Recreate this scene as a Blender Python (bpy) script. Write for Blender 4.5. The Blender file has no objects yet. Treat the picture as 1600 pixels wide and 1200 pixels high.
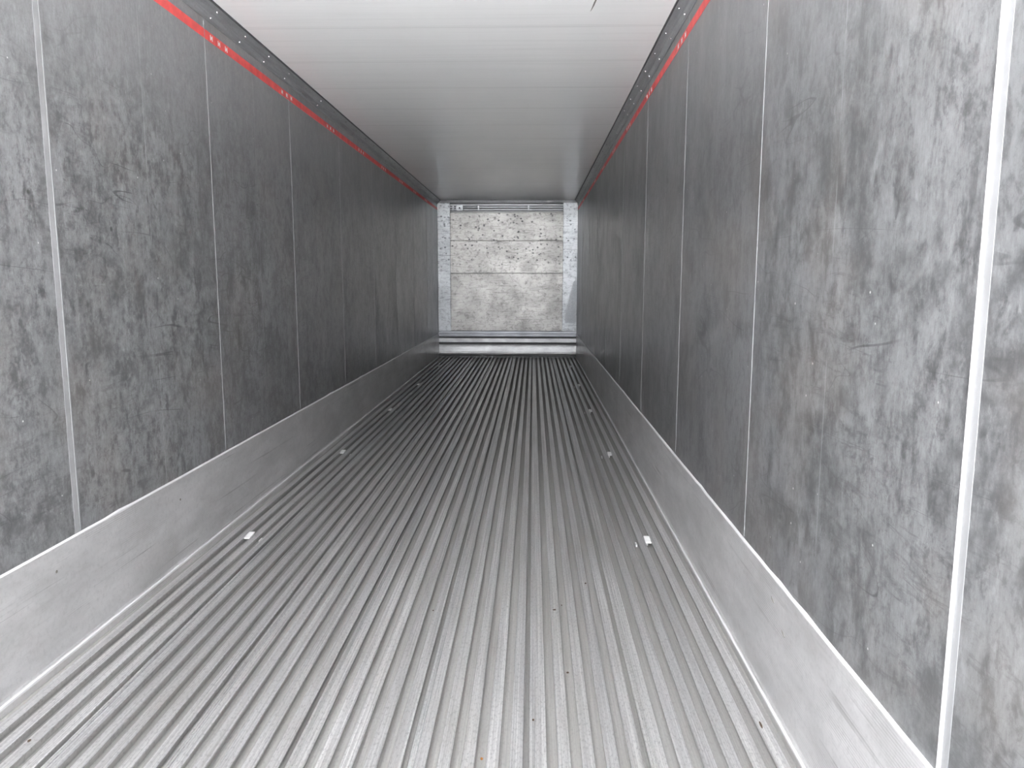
import bpy, bmesh, math, random
from mathutils import Matrix, Vector
random.seed(7)
SC = bpy.context.scene
COL = SC.collection

# ------------------------------------------------------------------ camera
W = 1.23          # half inner width of the cargo box
H = 2.740         # inner height
D = 13.27         # depth from the camera to the front bulkhead
YO = -0.30        # the open rear end
def make_camera():
    f, pitch, yaw, roll = 1162.8, -0.1371, 0.02811, 0.00131
    F = Vector((-math.sin(yaw)*math.cos(pitch), math.cos(yaw)*math.cos(pitch), math.sin(pitch)))
    R = F.cross(Vector((0, 0, 1))).normalized(); U = R.cross(F)
    R2 = math.cos(roll)*R + math.sin(roll)*U; U2 = -math.sin(roll)*R + math.cos(roll)*U
    cam = bpy.data.cameras.new('camera'); o = bpy.data.objects.new('camera', cam)
    cam.sensor_width = 36; cam.lens = f/1600*36; cam.clip_start = 0.02; cam.clip_end = 300
    m = Matrix((R2, U2, -F)).transposed().to_4x4()
    m.translation = Vector((0.4558, 0, 1.3343))
    o.matrix_world = m
    COL.objects.link(o); SC.camera = o
make_camera()

# ------------------------------------------------------------------ light: overcast sky through the open doors
SC.view_settings.view_transform = 'Standard'
SC.view_settings.look = 'None'
SC.view_settings.gamma = 1
SC.view_settings.use_curve_mapping = False
SC.view_settings.exposure = 2.92
try:
    c = SC.cycles
    c.max_bounces = 24; c.diffuse_bounces = 12; c.glossy_bounces = 16
    c.sample_clamp_indirect = 0; c.use_denoising = True
    c.caustics_reflective = True
except Exception:
    pass
world = bpy.data.worlds.new('overcast_sky'); SC.world = world
world.use_nodes = True
wn = world.node_tree.nodes; wl = world.node_tree.links; wn.clear()
wo = wn.new('ShaderNodeOutputWorld'); bg = wn.new('ShaderNodeBackground')
tc = wn.new('ShaderNodeTexCoord'); sx = wn.new('ShaderNodeSeparateXYZ'); rp = wn.new('ShaderNodeValToRGB')
wl.new(tc.outputs['Generated'], sx.inputs[0]); wl.new(sx.outputs['Z'], rp.inputs[0])
rp.color_ramp.elements[0].position = 0.0; rp.color_ramp.elements[0].color = (0.86, 0.87, 0.90, 1)
rp.color_ramp.elements[1].position = 0.9; rp.color_ramp.elements[1].color = (0.97, 0.98, 1.0, 1)
wl.new(rp.outputs[0], bg.inputs[0]); bg.inputs[1].default_value = 1.5
wl.new(bg.outputs[0], wo.inputs[0])
# hazy sun from the side: it lights the yard behind the box but does not shine in
sl = bpy.data.lights.new('hazy_sun', 'SUN'); sl.energy = 16.0; sl.angle = math.radians(12); sl.color = (1, .99, .98)
so = bpy.data.objects.new('hazy_sun', sl); so.rotation_euler = (math.radians(-12), math.radians(38), 0); so.location = (8, 4, 12)
COL.objects.link(so)
# portal: guides the sky sampling to the door opening, gives off no light itself
pl = bpy.data.lights.new('door_portal', 'AREA'); pl.shape = 'RECTANGLE'; pl.size = 2*W; pl.size_y = H
pl.cycles.is_portal = True
po = bpy.data.objects.new('door_portal', pl); po.location = (0, YO - 0.01, H/2); po.rotation_euler = (math.pi/2, 0, 0)
COL.objects.link(po)

# ------------------------------------------------------------------ node helper
class NT:
    def __init__(s, name):
        s.m = bpy.data.materials.new(name); s.m.use_nodes = True
        s.t = s.m.node_tree; s.t.nodes.clear()
        s.out = s.t.nodes.new('ShaderNodeOutputMaterial')
        s.b = s.t.nodes.new('ShaderNodeBsdfPrincipled')
        s.t.links.new(s.b.outputs[0], s.out.inputs[0])
        s.pos = s.t.nodes.new('ShaderNodeTexCoord').outputs['Object']
    def put(s, sock, v):
        if hasattr(v, 'is_output') or hasattr(v, 'links'): s.t.links.new(v, sock)
        elif isinstance(v, (tuple, list)) and len(v) == 3 and sock.type == 'RGBA': sock.default_value = (*v, 1)
        else: sock.default_value = v
    def scale(s, sc, off=(0, 0, 0), src=None):
        n = s.t.nodes.new('ShaderNodeMapping'); n.inputs['Scale'].default_value = sc; n.inputs['Location'].default_value = off
        s.put(n.inputs[0], src or s.pos); return n.outputs[0]
    def noise(s, vec, scale=1, detail=4, rough=.5, dist=0):
        n = s.t.nodes.new('ShaderNodeTexNoise'); s.put(n.inputs['Vector'], vec)
        n.inputs['Scale'].default_value = scale; n.inputs['Detail'].default_value = detail
        n.inputs['Roughness'].default_value = rough; n.inputs['Distortion'].default_value = dist
        return n.outputs[0]
    def voro(s, vec, scale=1, feature='F1', out='Distance', rnd=1):
        n = s.t.nodes.new('ShaderNodeTexVoronoi'); n.feature = feature; s.put(n.inputs['Vector'], vec)
        n.inputs['Scale'].default_value = scale; n.inputs['Randomness'].default_value = rnd
        return n.outputs[out]
    def math(s, op, a, b=0.0, c=0.0, clamp=False):
        n = s.t.nodes.new('ShaderNodeMath'); n.operation = op; n.use_clamp = clamp
        s.put(n.inputs[0], a); s.put(n.inputs[1], b); s.put(n.inputs[2], c); return n.outputs[0]
    def rng(s, v, a, b, c=0.0, d=1.0, smooth=False):
        n = s.t.nodes.new('ShaderNodeMapRange'); n.clamp = True
        if smooth: n.interpolation_type = 'SMOOTHSTEP'
        s.put(n.inputs[0], v)
        for i, x in enumerate((a, b, c, d)): n.inputs[i+1].default_value = x
        return n.outputs[0]
    def mix(s, fac, a, b, mode='MIX'):
        n = s.t.nodes.new('ShaderNodeMix'); n.data_type = 'RGBA'; n.blend_type = mode
        s.put(n.inputs[0], fac); s.put(n.inputs[6], a); s.put(n.inputs[7], b); return n.outputs[2]
    def sep(s, v=None):
        n = s.t.nodes.new('ShaderNodeSeparateXYZ'); s.put(n.inputs[0], v or s.pos); return n.outputs
    def bump(s, h, strength=.3, dist=.001, nrm=None):
        n = s.t.nodes.new('ShaderNodeBump'); n.inputs['Strength'].default_value = strength
        n.inputs['Distance'].default_value = dist; s.put(n.inputs['Height'], h)
        if nrm is not None: s.put(n.inputs['Normal'], nrm)
        return n.outputs[0]
    def set(s, **k):
        names = dict(color='Base Color', metal='Metallic', rough='Roughness', normal='Normal', spec='Specular IOR Level', aniso='Anisotropic', coat='Coat Weight', coat_rough='Coat Roughness', coat_ior='Coat IOR')
        for a, v in k.items(): s.put(s.b.inputs[names[a]], v)
        return s.m

def wall_material(name, seed, tone, worn):
    """grey reinforced plastic lining, smudged with dark rub marks"""
    n = NT(name)
    o = seed
    X, Y, Z = n.sep()
    big = n.noise(n.scale((1, .9, .9), (o, o, 0)), 1.0, 3, .5)
    col = n.mix(n.rng(big, .3, .7), tuple(x*.90 for x in tone), tuple(x*1.12 for x in tone))
    fib = n.noise(n.scale((1, 70, 2.2), (0, o, o)), 1.0, 4, .65)
    col = n.mix(n.rng(fib, .3, .7, 0, .30), col, tuple(x*.55 for x in tone))
    # pale vertical wipes
    wip = n.noise(n.scale((1, 7, .8), (0, o*2, 0)), 1.0, 5, .6, .4)
    col = n.mix(n.rng(wip, .52, .74, 0, .45*worn), col, tuple(min(1, x*1.5) for x in tone))
    # where goods have rubbed: below the red line mostly
    zone = n.rng(Z, 2.45, 1.75, .12, 1.0, True)
    patch = n.noise(n.scale((1, 4.6, 4.6), (o, 0, o)), 1.0, 10, .76, .2)
    pm = n.math('MULTIPLY', n.rng(patch, .48, .62, 0, .8), zone)
    smudge = n.noise(n.scale((1, 11, 6), (o, 3, o)), 1.0, 8, .74, .3)
    sm = n.math('MULTIPLY', n.rng(smudge, .52, .62, 0, .9), zone)
    dark = tuple(x*.32 for x in tone)
    col = n.mix(pm, col, dark)
    col = n.mix(sm, col, dark)
    st = n.noise(n.scale((1, 5.0, 26), (o, 5, 0)), 1.0, 8, .75, .9)
    stm = n.math('MULTIPLY', n.math('MULTIPLY', n.rng(st, .53, .64, 0, .9), zone), n.rng(n.noise(n.scale((1, 1.3, 1.3), (0, 9, o))), .45, .6))
    col = n.mix(stm, col, tuple(x*.30 for x in tone))
    fleck = n.noise(n.scale((1, 24, 17), (o, 8, o)), 1.0, 10, .8, .2)
    col = n.mix(n.math('MULTIPLY', n.rng(fleck, .51, .60, 0, .8), n.math('ADD', n.math('MULTIPLY', zone, .8), .2)), col, tuple(x*.35 for x in tone))
    col = n.mix(n.rng(fleck, .47, .36, 0, .55), col, tuple(min(1, x*1.45) for x in tone))
    grain = n.noise(n.scale((1, 150, 45)), 1.0, 4, .75)
    col = n.mix(n.rng(grain, .46, .66, 0, .5), col, tuple(x*.5 for x in tone))
    # fine scratches: contour lines of slow, stretched noises
    for k, (sy, sz, w) in enumerate(((.9, 2.6, .0034), (1.7, 3.1, .0026), (.6, 5.0, .0034))):
        q = n.noise(n.scale((1, sy, sz), (k*3, o+k, k)), 1.0, 2, .4, .6)
        line = n.rng(n.math('ABSOLUTE', n.math('SUBTRACT', q, .5)), w*.5, w, 1, 0)
        msk = n.math('MULTIPLY', n.rng(n.noise(n.scale((1, 2.5, 2.5), (k, k, o+k))), .52, .6), zone)
        col = n.mix(n.math('MULTIPLY', n.math('MULTIPLY', line, msk), .7), col, tuple(x*.25 for x in tone))
    # small dings
    v = n.voro(n.scale((1, 9, 9), (0, o, 0)), 1.0)
    vm = n.math('MULTIPLY', n.rng(v, .05, .12, 1, 0), n.rng(n.noise(n.scale((1, 4, 4), (2, o, 0))), .55, .6))
    col = n.mix(n.math('MULTIPLY', vm, zone), col, tuple(x*.3 for x in tone))
    v2 = n.voro(n.scale((1, 11, 11), (0, o+5, 3)), 1.0)
    col = n.mix(n.rng(v2, .025, .045, .9, 0), col, (.62, .62, .62))
    # faint vertical lines of the lining sheets, half a panel apart
    ph = n.math('FRACT', n.math('DIVIDE', n.math('SUBTRACT', Y, 1.315 - .66), 1.32))
    hl = n.math('MULTIPLY', n.rng(n.math('MINIMUM', ph, n.math('SUBTRACT', 1.0, ph)), .0012, .0024, 1, 0),
                n.rng(n.noise(n.scale((1, 1, 2.2), (o, 0, 0))), .45, .55))
    col = n.mix(n.math('MULTIPLY', hl, .5), col, tuple(min(1, x*1.9) for x in tone))
    tint = n.rng(n.noise(n.scale((1, 2.2, 2.2), (0, 0, o+7))), .5, .7, 0, .10)
    col = n.mix(tint, col, (.30, .24, .19))
    rough = n.rng(n.noise(n.scale((1, 5, 3), (o, 1, 1)), 1.0, 5), .3, .7, .29, .42)
    h = n.math('ADD', n.math('MULTIPLY', fib, .6), n.math('MULTIPLY', n.noise(n.scale((1, 14, 5)), 1.0, 3), .8))
    n.set(color=col, rough=rough, spec=.95, coat=.30, coat_rough=.32, coat_ior=1.6, normal=n.bump(h, .25, .003))
    return n.m

def alu(name, tone=(.62, .62, .63), rough=(.30, .48), metal=1.0, stretch=(30, 1.2, 60), dirt=.3, dirtcol=(.30, .29, .27), bump=.15, ribs=False, coat=0.0):
    n = NT(name)
    X, Y, Z = n.sep()
    s1 = n.noise(n.scale(stretch), 1.0, 6, .65)
    col = n.mix(n.rng(s1, .32, .68), tuple(x*.82 for x in tone), tuple(min(1, x*1.12) for x in tone))
    d = n.noise(n.scale((3, 1.6, 3)), 1.0, 8, .7)
    col = n.mix(n.rng(d, .48, .72, 0, dirt), col, dirtcol)
    col = n.mix(n.rng(n.noise(n.scale((60, 60, 60)), 1.0, 3, .7), .5, .72, 0, .35), col, tuple(x*.6 for x in tone))
    h = s1
    if ribs:   # the extruded skirting has fine horizontal lines, rubbed dark in places
        wv = n.math('SINE', n.math('MULTIPLY', Z, 2*math.pi/.0085))
        rub = n.rng(n.noise(n.scale((1, 1.8, 9)), 1.0, 5, .6), .50, .64)
        ln = n.math('MULTIPLY', n.rng(wv, .45, .95), n.math('MULTIPLY', rub, .55))
        col = n.mix(ln, col, tuple(x*.40 for x in tone))
        lg = n.noise(n.scale((1, .8, 90), (0, 4, 0)), 1.0, 3, .5)
        lm = n.math('MULTIPLY', n.rng(lg, .60, .66, 0, .6), n.rng(n.noise(n.scale((1, 1.1, 7), (3, 3, 3))), .5, .62))
        col = n.mix(lm, col, tuple(x*.35 for x in tone))
        h = n.math('ADD', n.math('MULTIPLY', wv, .15), s1)
    r = n.rng(n.noise(n.scale((5, .9, 5), (2, 2, 2)), 1.0, 5), .3, .7, rough[0], rough[1])
    n.set(color=col, metal=metal, rough=r, normal=n.bump(h, bump, .001), coat=coat, coat_rough=.32, coat_ior=1.6)
    return n.m

def floor_material():
    """mill aluminium T-floor: each plank dulled and dusted a little differently"""
    n = NT('floor_aluminium')
    X, Y, Z = n.sep()
    lane = n.noise(n.scale((14.8, .12, .0)), 1.0, 2, .5)
    fine = n.noise(n.scale((170, .9, 60)), 1.0, 5, .7)
    col = n.mix(n.rng(lane, .3, .7), (.66, .66, .665), (.90, .90, .89))
    col = n.mix(n.rng(fine, .36, .60, 0, .65), col, (.33, .33, .34))
    dust = n.noise(n.scale((6, 1.5, 6)), 1.0, 8, .7)
    col = n.mix(n.rng(dust, .45, .7, 0, .35), col, (.40, .38, .33))
    spk = n.noise(n.scale((150, 60, 60)), 1.0, 3, .7)
    col = n.mix(n.rng(spk, .50, .68, 0, .55), col, (.25, .25, .26))
    lane2 = n.noise(n.scale((9, .25, 0), (4, 4, 0)), 1.0, 3)
    low = n.rng(Z, -.030, -.010, 1, 0)      # channels: dulled by dust, with their shade also painted into the colour
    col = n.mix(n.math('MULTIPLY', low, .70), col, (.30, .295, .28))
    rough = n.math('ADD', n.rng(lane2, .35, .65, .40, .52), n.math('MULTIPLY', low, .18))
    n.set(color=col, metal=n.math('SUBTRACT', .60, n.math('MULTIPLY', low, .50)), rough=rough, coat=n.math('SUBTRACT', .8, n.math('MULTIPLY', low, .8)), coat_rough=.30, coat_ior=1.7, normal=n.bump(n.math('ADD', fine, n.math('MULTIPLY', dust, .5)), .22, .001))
    return n.m

def ceiling_material():
    n = NT('ceiling_white_lining')
    X, Y, Z = n.sep()
    big = n.noise(n.scale((1.2, .5, 1)), 1.0, 4)
    col = n.mix(n.rng(big, .3, .7), (.90, .90, .905), (.94, .94, .94))
    st = n.noise(n.scale((.9, 26, 1)), 1.0, 4, .6)
    col = n.mix(n.rng(st, .5, .7, 0, .10), col, (.5, .5, .5))
    ph = n.math('FRACT', n.math('DIVIDE', n.math('SUBTRACT', Y, 4.372), .659))
    e = n.math('MINIMUM', ph, n.math('SUBTRACT', 1.0, ph))
    seam = n.rng(e, .006, .012, 1, 0)
    col = n.mix(n.math('MULTIPLY', seam, .35), col, (.93, .93, .93))
    edge = n.math('MULTIPLY', n.rng(n.math('ABSOLUTE', n.math('SUBTRACT', e, .018)), .004, .010, 1, 0), .22)
    col = n.mix(edge, col, (.45, .45, .45))
    rip = n.noise(n.scale((.5, 12, 1), (3, 0, 0)), 1.0, 2)
    n.set(color=col, rough=n.rng(big, .3, .7, .21, .26), spec=.36, normal=n.bump(n.math('ADD', rip, n.math('MULTIPLY', seam, .5)), .25, .004))
    return n.m

def bulkhead_material(name, tone, metal=.7, dings=1.0, rough=(.38, .48)):
    """worn aluminium sheet facing the doors, dented and pocked by cargo"""
    n = NT(name)
    X, Y, Z = n.sep()
    b = n.noise(n.scale((2.2, 1, 2.6)), 1.0, 7, .65)
    col = n.mix(n.rng(b, .3, .7), tuple(x*.78 for x in tone), tuple(min(1, x*1.08) for x in tone))
    hst = n.noise(n.scale((5, 1, 40)), 1.0, 5, .7, .6)
    col = n.mix(n.rng(hst, .52, .64, 0, .7), col, tuple(x*.45 for x in tone))
    hs2 = n.noise(n.scale((16, 1, 16), (3, 0, 3)), 1.0, 5, .7, .6)
    col = n.mix(n.rng(hs2, .50, .66, 0, .8), col, tuple(x*.45 for x in tone))
    zone = n.rng(n.math('ABSOLUTE', n.math('SUBTRACT', Z, 1.75)), .30, .80, 1.0, .0, True)
    warp = n.noise(n.scale((9, 1, 9)), 1.0, 3)
    v = n.voro(n.scale((15, 1, 19), (0, 0, 0)), 1.0)
    rnd = n.voro(n.scale((15, 1, 19), (0, 0, 0)), 1.0, out='Color')
    pick = n.rng(n.sep(rnd)[0], .35, .38)
    vm = n.math('MULTIPLY', n.math('MULTIPLY', n.rng(v, .16, .38, 1, 0), pick), n.math('MULTIPLY', zone, dings))
    vm = n.math('MULTIPLY', vm, n.rng(warp, .42, .52))
    col = n.mix(vm, col, (.07, .07, .075))
    line = n.rng(n.math('ABSOLUTE', n.math('SUBTRACT', n.noise(n.scale((2, 1, 7), (5, 0, 1)), 1.0, 2, .4, .8), .5)), .004, .009, 1, 0)
    lm = n.math('MULTIPLY', line, n.rng(n.noise(n.scale((4, 1, 4), (1, 1, 1))), .5, .58))
    col = n.mix(n.math('MULTIPLY', lm, .6), col, tuple(x*.3 for x in tone))
    dent = n.noise(n.scale((30, 1, 26), (1, 0, 2)), 1.0, 6, .7)
    r = n.rng(n.noise(n.scale((3, 1, 3), (8, 8, 8)), 1.0, 5), .3, .7, rough[0], rough[1])
    n.set(color=col, metal=metal, rough=r, normal=n.bump(dent, .30, .002))
    return n.m

def plain(name, color, rough=.5, metal=0.0, var=.12, scale=30, bump=0.0):
    n = NT(name)
    s = n.noise(n.scale((scale,)*3), 1.0, 5, .6)
    col = n.mix(n.rng(s, .3, .7), tuple(x*(1-var) for x in color), tuple(min(1, x*(1+var)) for x in color))
    kw = dict(color=col, rough=rough, metal=metal)
    if bump: kw['normal'] = n.bump(s, bump, .002)
    return n.set(**kw)

M = dict(
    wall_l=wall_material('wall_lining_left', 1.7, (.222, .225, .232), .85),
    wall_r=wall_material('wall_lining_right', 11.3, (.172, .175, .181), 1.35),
    ceiling=ceiling_material(),
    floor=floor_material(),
    skirt=alu('skirting_aluminium', (.66, .655, .66), (.40, .52), .5, (6, 2.2, 7), .35, ribs=True, bump=.12, coat=.6),
    skirt_back=alu('back_skirting_aluminium', (.35, .355, .36), (.32, .44), .85, (7, 1, 18), .22),
    bright=plain('pale_edge_and_highlight', (.80, .80, .81), .45, .2, .04),  # pale tone paints in the light caught on the skirting edges
    cove=alu('cove_grey', (.27, .275, .285), (.34, .50), .25, (40, 4, 60), .35, (.11, .11, .115), .3),
    cove_edge=plain('cove_dark_edge', (.075, .075, .08), .5),
    rivet=plain('rivet_steel', (.75, .75, .76), .25, .9, .05),
    red=plain('red_paint', (.80, .085, .080), .45, 0, .18, 14),
    white=plain('white_paint_mark', (.85, .80, .79), .5, 0, .05),
    strip_white=plain('white_joint_strip', (.62, .625, .63), .40, 0, .05, 12),
    strip_grey=plain('pale_grey_joint_bead', (.27, .272, .278), .42, 0, .15, 12),
    strip_flat=plain('grey_cover_strip', (.235, .238, .245), .45, 0, .08, 12),
    board=bulkhead_material('bulkhead_board', (.42, .412, .398)),
    post=bulkhead_material('bulkhead_post', (.48, .50, .52), .7, .9),
    rail=alu('rail_aluminium', (.36, .37, .39), (.34, .45), .75, (4, 4, 50), .3),
    sill=alu('sill_aluminium', (.30, .31, .335), (.34, .45), .75, (4, 4, 50), .3),
    rail_shade=plain('rail_shade_tone', (.12, .12, .125), .6, .3),  # painted shade for the head rail bars and the sill gap
    hole=plain('black_hole', (.01, .01, .01), .9),
    spacer=plain('white_plastic_spacer', (.88, .88, .87), .45, 0, .04),
    crumb=plain('brown_crumb', (.10, .07, .05), .9, 0, .3, 300),
    crumb_orange=plain('orange_rust_crumb', (.45, .20, .06), .9, 0, .3, 300),
    scuff=plain('grey_scuff', (.20, .19, .17), .8),
    insul=plain('panel_core_white', (.7, .7, .68), .8),
    ground=plain('yard_concrete', (.54, .545, .55), .9, 0, .15, 1.2),
)

# ------------------------------------------------------------------ mesh helpers
def link(name, bm, mat, parent=None, smooth=False):
    me = bpy.data.meshes.new(name); bmesh.ops.recalc_face_normals(bm, faces=bm.faces[:]); bm.to_mesh(me); bm.free()
    for m in (mat if isinstance(mat, (list, tuple)) else [mat]): me.materials.append(m)
    if smooth:
        for p in me.polygons: p.use_smooth = True
    o = bpy.data.objects.new(name, me); COL.objects.link(o)
    if parent: o.parent = parent
    return o
def box(bm, x0, x1, y0, y1, z0, z1, bevel=0, mi=0):
    r = bmesh.ops.create_cube(bm, size=1)
    vs = r['verts']
    for v in vs: v.co = Vector(((x0+x1)/2 + v.co.x*(x1-x0), (y0+y1)/2 + v.co.y*(y1-y0), (z0+z1)/2 + v.co.z*(z1-z0)))
    fs = list({f for v in vs for f in v.link_faces})
    for f in fs: f.material_index = mi
    if bevel:
        es = list({e for v in vs for e in v.link_edges})
        bmesh.ops.bevel(bm, geom=es, offset=bevel, segments=2, affect='EDGES', profile=.6, clamp_overlap=True)
def extrude_y(bm, pts, ys, mi=0, closed=True):
    """pts: (x,z) outline; ys: stations along the box"""
    rows = [[bm.verts.new((x, y, z)) for x, z in pts] for y in ys]
    n = len(pts)
    for a, b in zip(rows, rows[1:]):
        for i in range(n if closed else n-1):
            f = bm.faces.new((a[i], a[(i+1) % n], b[(i+1) % n], b[i])); f.material_index = mi
    if closed:
        for r in (rows[0], rows[-1]):
            f = bm.faces.new(r); f.material_index = mi
def extrude_x(bm, pts, x0, x1):
    rows = [[bm.verts.new((x, y, z)) for y, z in pts] for x in (x0, x1)]
    n = len(pts)
    for i in range(n): bm.faces.new((rows[0][i], rows[0][(i+1) % n], rows[1][(i+1) % n], rows[1][i]))
    for r in rows: bm.faces.new(r)
def struct(o, label=None):
    o['kind'] = 'structure'
    if label: o['label'] = label
    return o
def thing(name, label, cat, loc, group=None):
    o = bpy.data.objects.new(name, None); COL.objects.link(o); o.location = loc
    o['label'] = label; o['category'] = cat
    if group: o['group'] = group
    return o

# ------------------------------------------------------------------ setting
bm = bmesh.new(); box(bm, -30, 30, -45, 40, -1.45, -1.25)
g = struct(link('ground', bm, M['ground']), 'grey concrete yard outside the open rear end')

TH = .07
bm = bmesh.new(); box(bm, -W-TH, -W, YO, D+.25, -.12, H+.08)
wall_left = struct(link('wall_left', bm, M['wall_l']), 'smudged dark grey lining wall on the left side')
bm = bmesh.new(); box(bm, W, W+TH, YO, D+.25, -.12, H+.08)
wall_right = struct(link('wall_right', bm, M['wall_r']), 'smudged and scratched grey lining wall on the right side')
bm = bmesh.new(); box(bm, -W, W, YO, D+.25, H, H+.08)
ceiling = struct(link('ceiling', bm, M['ceiling']), 'glossy white ceiling lining with fine cross seams')
bm = bmesh.new(); box(bm, -W, W, D+.10, D+.25, -.12, H)
struct(link('wall_back', bm, M['cove']), 'front end wall behind the aluminium bulkhead')
# small scratch on the ceiling
bm = bmesh.new()
pts = [(.748, 4.15), (.752, 4.10), (.757, 4.02), (.764, 3.96), (.772, 3.90), (.768, 3.99), (.762, 4.06), (.754, 4.12)]
top = [bm.verts.new((x, y, H - .0005)) for x, y in pts]; bot = [bm.verts.new((x, y, H - .002)) for x, y in pts]
bm.faces.new(top); bm.faces.new(bot)
for i in range(len(pts)): bm.faces.new((top[i], top[(i+1) % len(pts)], bot[(i+1) % len(pts)], bot[i]))
o = link('scratch', bm, M['scuff'], ceiling); o['label'] = 'short dark scratch in the white ceiling'

# floor: T-section aluminium extrusions running lengthwise
PITCH = .0676; TOPW = .036; STEM = .012; FL = .005; DEP = .034
def rib_outline(L, R, joint=False):
    c0 = R - TOPW/2
    b = .0012
    sl, sr = c0 - STEM/2, c0 + STEM/2
    if joint: sl = L + .008
    p = [(sl, -DEP), (sl, -FL-.002), (L+.001, -FL), (L, -FL+.001), (L, -b), (L+b, 0)]
    if joint:   # fine grooves where two planks lock together
        for gx in (.008, .0125, .017):
            p += [(L+gx, 0), (L+gx+.0003, -.003), (L+gx+.0017, -.003), (L+gx+.002, 0)]
    p += [(R-b, 0), (R, -b), (R, -FL+.001), (R-.001, -FL), (sr, -FL-.002), (sr, -DEP)]
    return p
outline = [(-W, -DEP)]
RIBS = []
for k in range(-26, 9):
    L = .600 + PITCH*k; R = L + TOPW
    joint = (k - 3) % 5 == 0 and k < 8 and k > -26
    if joint: L -= .014
    RIBS.append((L, R)); outline += rib_outline(L, R, joint)
outline += [(W, -DEP), (W, -.10), (-W, -.10)]
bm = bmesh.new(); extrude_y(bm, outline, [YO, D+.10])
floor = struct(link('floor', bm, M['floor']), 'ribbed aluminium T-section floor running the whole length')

# skirting (kick plates)
def skirting(side):
    s = side
    xi = W - .006
    pts = [(s*W, -.033), (s*(xi-.013), -.033), (s*(xi-.013), -.004), (s*(xi-.010), .001), (s*(xi-.004), .003), (s*xi, .010),
           (s*xi, .396), (s*(xi+.003), .404), (s*W, .408)]
    bm = bmesh.new(); extrude_y(bm, pts, [YO, D+.02])
    o = struct(link('baseboard_left' if s < 0 else 'baseboard_right', bm, M['skirt']),
               'tall brushed aluminium skirting along the foot of the %s wall' % ('left' if s < 0 else 'right'))
    # worn top lip with a few dents, and foot edge; highlights painted in pale
    bm = bmesh.new()
    ys = [YO]; y = YO
    while y < D: y += .11; ys.append(min(y, D+.02))
    rows = []
    dents = ([3.28, 6.26, 2.05, 2.22, 8.9, 11.0] if s > 0 else [6.05, 7.18, 2.9, 9.6])
    for y in ys:
        a = .0; 
        for d in dents:
            if abs(y-d) < .06: a = .004
        j = random.uniform(-.0008, .0008) + a
        rows.append([bm.verts.new(v) for v in ((s*(xi+.001), y, .399-j), (s*(xi-.0012), y, .402+j), (s*(xi+.003), y, .4065+j), (s*(W+.001), y, .4085+j), (s*(W+.001), y, .398))])
    for a, b in zip(rows, rows[1:]):
        for i in range(5): bm.faces.new((a[i], a[(i+1) % 5], b[(i+1) % 5], b[i]))
    bm.faces.new(rows[0]); bm.faces.new(rows[-1])
    e = link('top_lip', bm, M['bright'], o); e['label'] = 'metal top edge with its highlight painted in pale'
    bm = bmesh.new()
    extrude_y(bm, [(s*(xi-.0145), -.008), (s*(xi-.0150), .001), (s*(xi-.012), .0035), (s*(xi-.008), .003), (s*(xi-.008), -.002)], [YO, D])
    e = link('foot_bead', bm, M['bright'], o); e['label'] = 'rounded bead along the foot, its highlight painted in pale'
    return o
base_left = skirting(-1); base_right = skirting(1)

# ceiling coves: dark grey angle with two rows of rivets
def cove(side, name):
    s = side
    pts = [(s*(W-.052), H+.001), (s*(W-.052), H-.006), (s*(W-.046), H-.012), (s*(W-.030), H-.028), (s*(W-.018), H-.044), (s*(W-.010), H-.070), (s*(W-.004), H-.078), (s*(W+.001), H-.078), (s*(W+.001), H+.001)]
    bm = bmesh.new(); extrude_y(bm, pts, [YO, D+.02])
    o = struct(link(name, bm, M['cove'], smooth=False), 'dark grey riveted cove strip between %s wall and ceiling' % ('left' if s < 0 else 'right'))
    bm = bmesh.new(); box(bm, *sorted((s*(W-.058), s*(W-.050))), YO, D+.02, H-.008, H+.001)
    e = link('edge_trim', bm, M['cove_edge'], o); e['label'] = 'thin near-black edge against the ceiling'
    def rivet_mesh():
        bm = bmesh.new(); bmesh.ops.create_uvsphere(bm, u_segments=10, v_segments=6, radius=.0062)
        me = bpy.data.meshes.new('rivet'); bm.to_mesh(me); bm.free(); me.materials.append(M['rivet'])
        for p in me.polygons: p.use_smooth = True
        return me
    me = rivet_mesh()
    y = 4.05 - .383*11
    while y < D - .1:
        for dx, dz, dy in ((.036, .023, 0), (.013, .062, -.03)):
            if y+dy > YO+.02:
                r = bpy.data.objects.new('rivet', me); COL.objects.link(r); r.parent = o
                r.location = (s*(W-dx), y+dy, H-dz)
        y += .383
    return o
cove(-1, 'trim_1'); cove(1, 'trim_2')

# red load-limit stripe with small worn white marks, one stripe on each wall
def stripe(side, wall):
    s = side
    bm = bmesh.new(); box(bm, *sorted((s*(W-.0012), s*(W+.001))), YO+.02, D-.02, 2.564, 2.610)
    o = link('load_limit_stripe', bm, M['red'], wall); o['label'] = 'red load limit stripe high on the wall'
    k = 0; y = 4.03 - 1.105*3
    while y < D - .4:
        if y > 0:
            for j in range(3):
                yy = y + j*.095
                bm = bmesh.new()
                for st in range(3):   # upright strokes joined by a slanting one, as the worn lettering shows
                    a = yy + st*.011
                    h0, h1 = (2.574, 2.600) if st != 1 else (2.580, 2.594)
                    box(bm, *sorted((s*(W-.0020), s*(W-.0008))), a, a+.007, h0, h1)
                box(bm, *sorted((s*(W-.0020), s*(W-.0008))), yy+.004, yy+.026, 2.585, 2.591)
                e = link('stripe_lettering', bm, M['white'], o)
        y += 1.105; k += 1
for s, w in ((-1, wall_left), (1, wall_right)): stripe(s, w)

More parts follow.
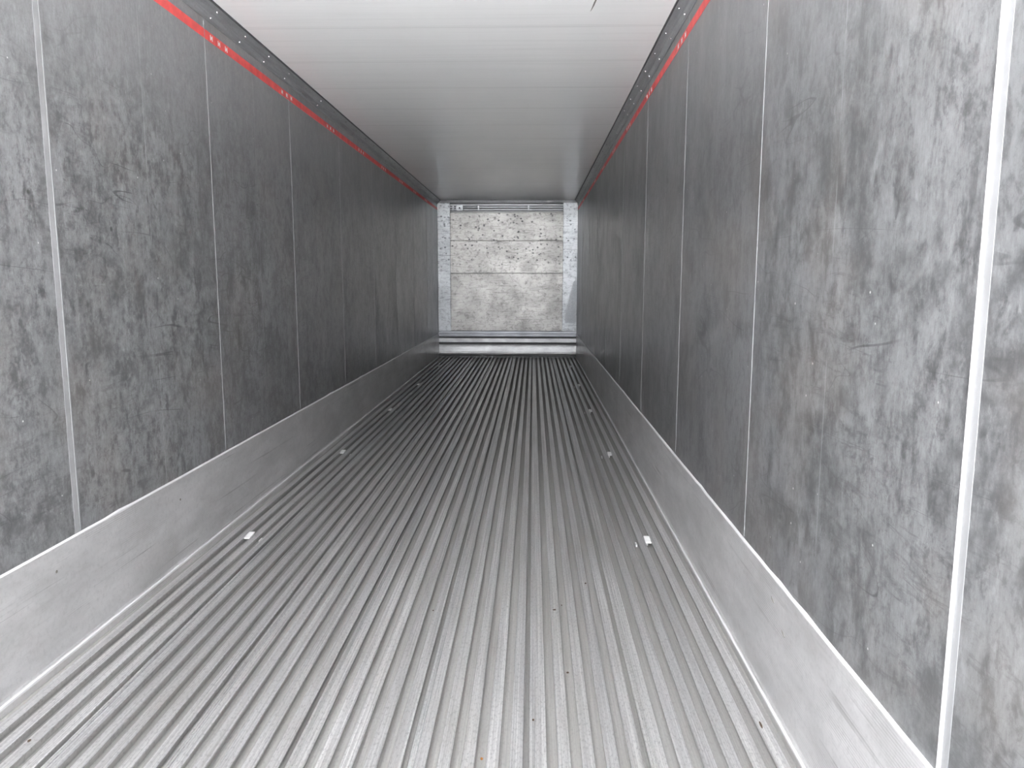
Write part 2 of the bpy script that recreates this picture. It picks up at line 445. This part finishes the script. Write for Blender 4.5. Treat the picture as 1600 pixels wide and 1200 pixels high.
# joints between wall sheets
def joint(side, wall, y, w, t, mat, label=None, z0=.41, z1=H-.078):
    s = side
    bm = bmesh.new()
    b = t*.35
    pts = [(y-w/2, W+.001), (y-w/2, W-t+b), (y-w/2+b, W-t), (y+w/2-b, W-t), (y+w/2, W-t+b), (y+w/2, W+.001)]
    rows = [[bm.verts.new((s*x, yy, z)) for yy, x in pts] for z in (z0, z1)]
    n = len(pts)
    for i in range(n): bm.faces.new((rows[0][i], rows[0][(i+1) % n], rows[1][(i+1) % n], rows[1][i]))
    for r in rows: bm.faces.new(r)
    o = link('joint_strip', bm, mat, wall)
    if label: o['label'] = label
for k in range(10):
    y = 1.318 + 1.322*k
    if k == 0:
        joint(1, wall_right, y+.003, .0105, .004, M['strip_white'], 'bright white raised bead nearest the open end')
        joint(1, wall_right, y-.013, .022, .0007, M['strip_flat'], 'pale grey flat cover strip beside the white bead')
        joint(-1, wall_left, y, .008, .003, M['strip_grey'])
    elif y < D-.1:
        joint(1, wall_right, y, .006, .0012, M['strip_grey'], 'thin pale bead over a wall joint')
        if k == 1:
            joint(-1, wall_left, 2.634, .007, .002, M['strip_flat'], 'pale bead over a wall joint')
            joint(-1, wall_left, 2.615, .028, .0007, M['strip_grey'], 'flat grey cover strip beside the bead')
        else: joint(-1, wall_left, y, .006, .0015, M['strip_grey'], 'thin pale bead over a wall joint')

# ------------------------------------------------------------------ back end: skirting and bulkhead
bm = bmesh.new()
prof = [(D+.11, .335), (D-.012, .335), (D-.016, .325), (D-.016, .256), (D-.011, .242), (D-.002, .222), (D-.001, .214), (D-.006, .200),
        (D-.012, .170), (D-.015, .130), (D-.018, .090), (D-.026, .055), (D-.040, .026), (D-.060, .006), (D-.064, .002), (D-.064, -.001), (D+.11, -.001)]
extrude_x(bm, prof, -W+.001, W-.001)
struct(link('baseboard_back', bm, M['skirt_back'], smooth=False), 'polished coved aluminium skirting below the bulkhead')

bh = thing('bulkhead', 'worn aluminium bulkhead wall closing the far end of the box', 'bulkhead', (0, D, .35))
def bpart(name, bm, mat, label=None, parent=None):
    o = link(name, bm, mat, parent or bh)
    if parent is None: o.matrix_parent_inverse = Matrix.Translation((0, 0, 0))
    o.data.transform(Matrix.Translation((0, -D, -.35)))
    if label: o['label'] = label
    return o
for z0, z1 in ((.462, 1.472), (1.479, 2.036), (2.043, 2.520)):
    bm = bmesh.new(); box(bm, -1.004, .972, D-.020, D+.06, z0, z1, .002)
    bpart('board', bm, M['board'])
bm = bmesh.new(); box(bm, -W+.002, -1.004, D-.032, D+.06, .452, 2.688, .004); bpart('side_post', bm, M['post'])
bm = bmesh.new(); box(bm, .972, W-.002, D-.032, D+.06, .452, 2.688, .004); bpart('side_post', bm, M['post'])
# grey worn-off coating at the foot of the right post
bm = bmesh.new()
pl_ = [(1.02, .60), (1.215, .60), (1.222, .90), (1.216, 1.35), (1.15, 1.32), (1.135, 1.18), (1.09, 1.10), (1.07, .92), (1.03, .80)]
a = [bm.verts.new((x, D-.0335, z)) for x, z in pl_]; b = [bm.verts.new((x, D-.031, z)) for x, z in pl_]
bm.faces.new(a); bm.faces.new(b)
for i in range(len(pl_)): bm.faces.new((a[i], a[(i+1) % len(pl_)], b[(i+1) % len(pl_)], b[i]))
bpart('repair_plate', bm, plain('dull_grey_patch', (.42, .44, .46), .5, .7), 'dull grey patch low on the right post')
# ribbed head rail
bm = bmesh.new()
x0, x1 = -1.002, .970
extrude_x(bm, [(D+.06, 2.660), (D-.036, 2.660), (D-.036, 2.642), (D-.020, 2.636), (D-.020, 2.622), (D-.030, 2.618), (D-.030, 2.604),
               (D-.014, 2.598), (D-.014, 2.584), (D-.028, 2.580), (D-.028, 2.566), (D-.012, 2.560), (D-.012, 2.546), (D-.034, 2.540), (D-.034, 2.523), (D+.06, 2.523)], x0, x1)
head = bpart('head_rail', bm, M['rail'], 'ribbed rail along the top of the bulkhead')
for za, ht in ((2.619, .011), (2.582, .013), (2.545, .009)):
    bm = bmesh.new(); box(bm, x0+.002, x1-.002, D-.0375, D-.022, za, za+ht); bpart('groove_shade', bm, M['rail_shade'], 'dark bar painted as the shade between rail ribs', head)  # dark bars fill the recesses, painting in their shade
for za in (2.642, 2.523):
    bm = bmesh.new(); box(bm, x0, x1, D-.044, D-.030, za, za+.013, .002); bpart('edge_bar', bm, M['bright'], 'bright edge bar', head)
bm = bmesh.new(); box(bm, -.895, -.775, D-.052, D-.015, 2.552, 2.648, .004)
bk = bpart('hinge_block', bm, M['post'], 'square block with a dark hole', head)
bm = bmesh.new(); bmesh.ops.create_cone(bm, segments=16, radius1=.013, radius2=.013, depth=.006, cap_ends=True, matrix=Matrix.Translation((-.835, D-.053, 2.600)) @ Matrix.Rotation(math.pi/2, 4, 'X'))
bpart('bolt_hole', bm, M['hole'], 'black hole', head)
for xc in (-.503, .369, -.945):
    bm = bmesh.new(); box(bm, xc-.014, xc+.014, D-.047, D-.015, 2.555, 2.645, .003)
    bpart('clip', bm, M['rail'], None, head)
# grey header lip right under the ceiling, set back in shade
bm = bmesh.new(); box(bm, -1.165, 1.165, D-.006, D+.09, 2.688, H-.004, .002); bpart('header_lip', bm, M['cove'], 'grey lip under the ceiling')
# sill rail: two steps with a shadow gap under it
bm = bmesh.new()
extrude_x(bm, [(D+.06, .461), (D-.030, .461), (D-.038, .455), (D-.038, .415), (D-.046, .410), (D-.046, .402), (D-.034, .398), (D-.034, .372), (D-.024, .368), (D-.024, .362), (D+.06, .362)], -W+.002, W-.002)
bpart('sill_rail', bm, M['sill'], 'stepped rail along the foot of the bulkhead')
bm = bmesh.new(); box(bm, -W+.002, W-.002, D+.02, D+.06, .336, .361); bpart('gap_shade', bm, M['rail_shade'], 'dark strip painted as the shade in the gap under the sill rail')  # set-back dark strip paints in the shade of the gap

# ------------------------------------------------------------------ white spacers in the floor channels
def valley(x):
    """the channel between ribs that contains x: stem to stem"""
    best = None
    for (l0, r0), (l1, r1) in zip(RIBS, RIBS[1:]):
        c = (r0 + l1)/2
        if best is None or abs(c-x) < abs(best[0]-x): best = (c, r0, l1)
    return best
def make_spacer(side):
    s = side
    c, r, l = valley(1.056 if s > 0 else -1.062)
    root = thing('floor_spacer', 'x', 'spacer', (c, 0, -DEP))
    w = (l - r)/2 - .0005
    bm = bmesh.new(); box(bm, -w, w, -.038, .038, DEP-.007, DEP+.001, .002)
    for v in bm.verts:      # the plate slopes up towards the front of the box
        v.co.z += (v.co.y + .038)*.10
    st = bmesh.new(); box(st, -.005, .005, .006, .020, 0, DEP-.002)
    s2 = link('foot', st, M['spacer'], root)
    b = link('plate', bm, M['spacer'], root)
    bm = bmesh.new(); box(bm, -.004, .004, -.020, .020, 0, .014, .001)
    t = link('tab', bm, M['spacer'], root); t.location = ((-1 if s > 0 else 1)*.058, 0, 0)
    t['label'] = 'small white tab in the next channel'
    return root
where = ['nearest the camera', 'second from the camera', 'third from the camera', 'fourth from the camera', 'closest to the bulkhead']
YS = (3.752, 5.704, 7.672, 9.61, 11.74)
for s in (1, -1):
    root = make_spacer(s)
    kids = list(root.children)
    for i, y in enumerate(YS):
        if i == 0: r = root
        else:
            r = root.copy(); COL.objects.link(r)
            for kd in kids:
                q = kd.copy(); COL.objects.link(q); q.parent = r
        r.location.y = y
        r['group'] = 'white spacers in the %s floor channel' % ('right' if s > 0 else 'left')
        r['label'] = ('small white plastic spacer in the %s side floor channel, ' % ('right' if s > 0 else 'left')) + where[i]

# ------------------------------------------------------------------ crumbs and chips lying on the floor
def floor_z(x):
    for l, r in RIBS:
        if l <= x <= r: return 0.0
    return -DEP
def snap(x):
    """put a crumb fully on a rib top or fully in a channel"""
    for l, r in RIBS:
        if l-.006 <= x <= r+.006: return min(max(x, l+.012), r-.008), 0.0
    c = valley(x); return c[0], -DEP
crumbs = [
    (.704, 3.172, .0045, 'crumb', 'tiny dark crumb on the floor, farthest down the right half'),
    (.578, 3.019, .0035, 'crumb', 'tiny dark crumb on the floor, just right of the centre joint'),
    (.549, 2.900, .0060, 'crumb', 'dark flattened blob of dirt just right of the centre joint'),
    (.577, 2.465, .0045, 'crumb', 'small dark crumb half way between centre joint and the picture bottom'),
    (.462, 2.122, .0040, 'crumb', 'small dark crumb on the fine-grooved centre joint near the bottom'),
    (.314, 1.979, .0045, 'crumb_orange', 'small reddish brown crumb near the bottom, left of the centre joint'),
    (-.232, 1.895, .0055, 'crumb_orange', 'orange rusty crumb at the very bottom edge of the floor'),
    (.044, 2.951, .0035, 'crumb', 'tiny dark crumb on the left half of the floor'),
    (-1.024, 1.973, .0050, 'crumb', 'dark crumb near the bottom left corner of the floor'),
    (1.150, 2.115, .0060, 'crumb', 'long dark chip on the last rib beside the right skirting'),
]
for i, (x, y, r, mat, lab) in enumerate(crumbs):
    bm = bmesh.new(); bmesh.ops.create_icosphere(bm, subdivisions=2, radius=1)
    sx_, sy_, sz_ = r*random.uniform(.8, 1.1), r*random.uniform(1.0, 1.5), r*.5
    if 'long' in lab: sx_, sy_ = r*.55, r*3.2
    if 'flattened' in lab: sz_ = r*.2; sx_ = r*1.3
    for v in bm.verts: v.co = Vector((v.co.x*sx_, v.co.y*sy_, v.co.z*sz_)) * random.uniform(.8, 1.12)
    o = link('crumb', bm, M[mat]); X_, z_ = snap(x)
    zmin = min(v.co.z for v in o.data.vertices)
    o.location = (X_, y, z_ - zmin - .0003)
    o['label'] = lab; o['category'] = 'crumb'; o['group'] = 'crumbs on the floor'
# two dark chips pressed on the skirtings stay part of them
for (s, y, z, par) in ((-1, 2.47, .315, base_left), (-1, 3.40, .30, base_left), (1, 2.28, .33, base_right), (1, 2.17, .27, base_right)):
    bm = bmesh.new(); bmesh.ops.create_icosphere(bm, subdivisions=2, radius=1)
    for v in bm.verts: v.co = Vector((v.co.x*.002, v.co.y*(.006 if s < 0 else .018), v.co.z*(.006 if s < 0 else .003)))
    o = link('scuff_mark', bm, M['scuff'], par); o.location = (s*(W-.006), y, z); o.rotation_euler = (.35 if s > 0 else 0, 0, 0)
    o['label'] = 'small dark gouge'
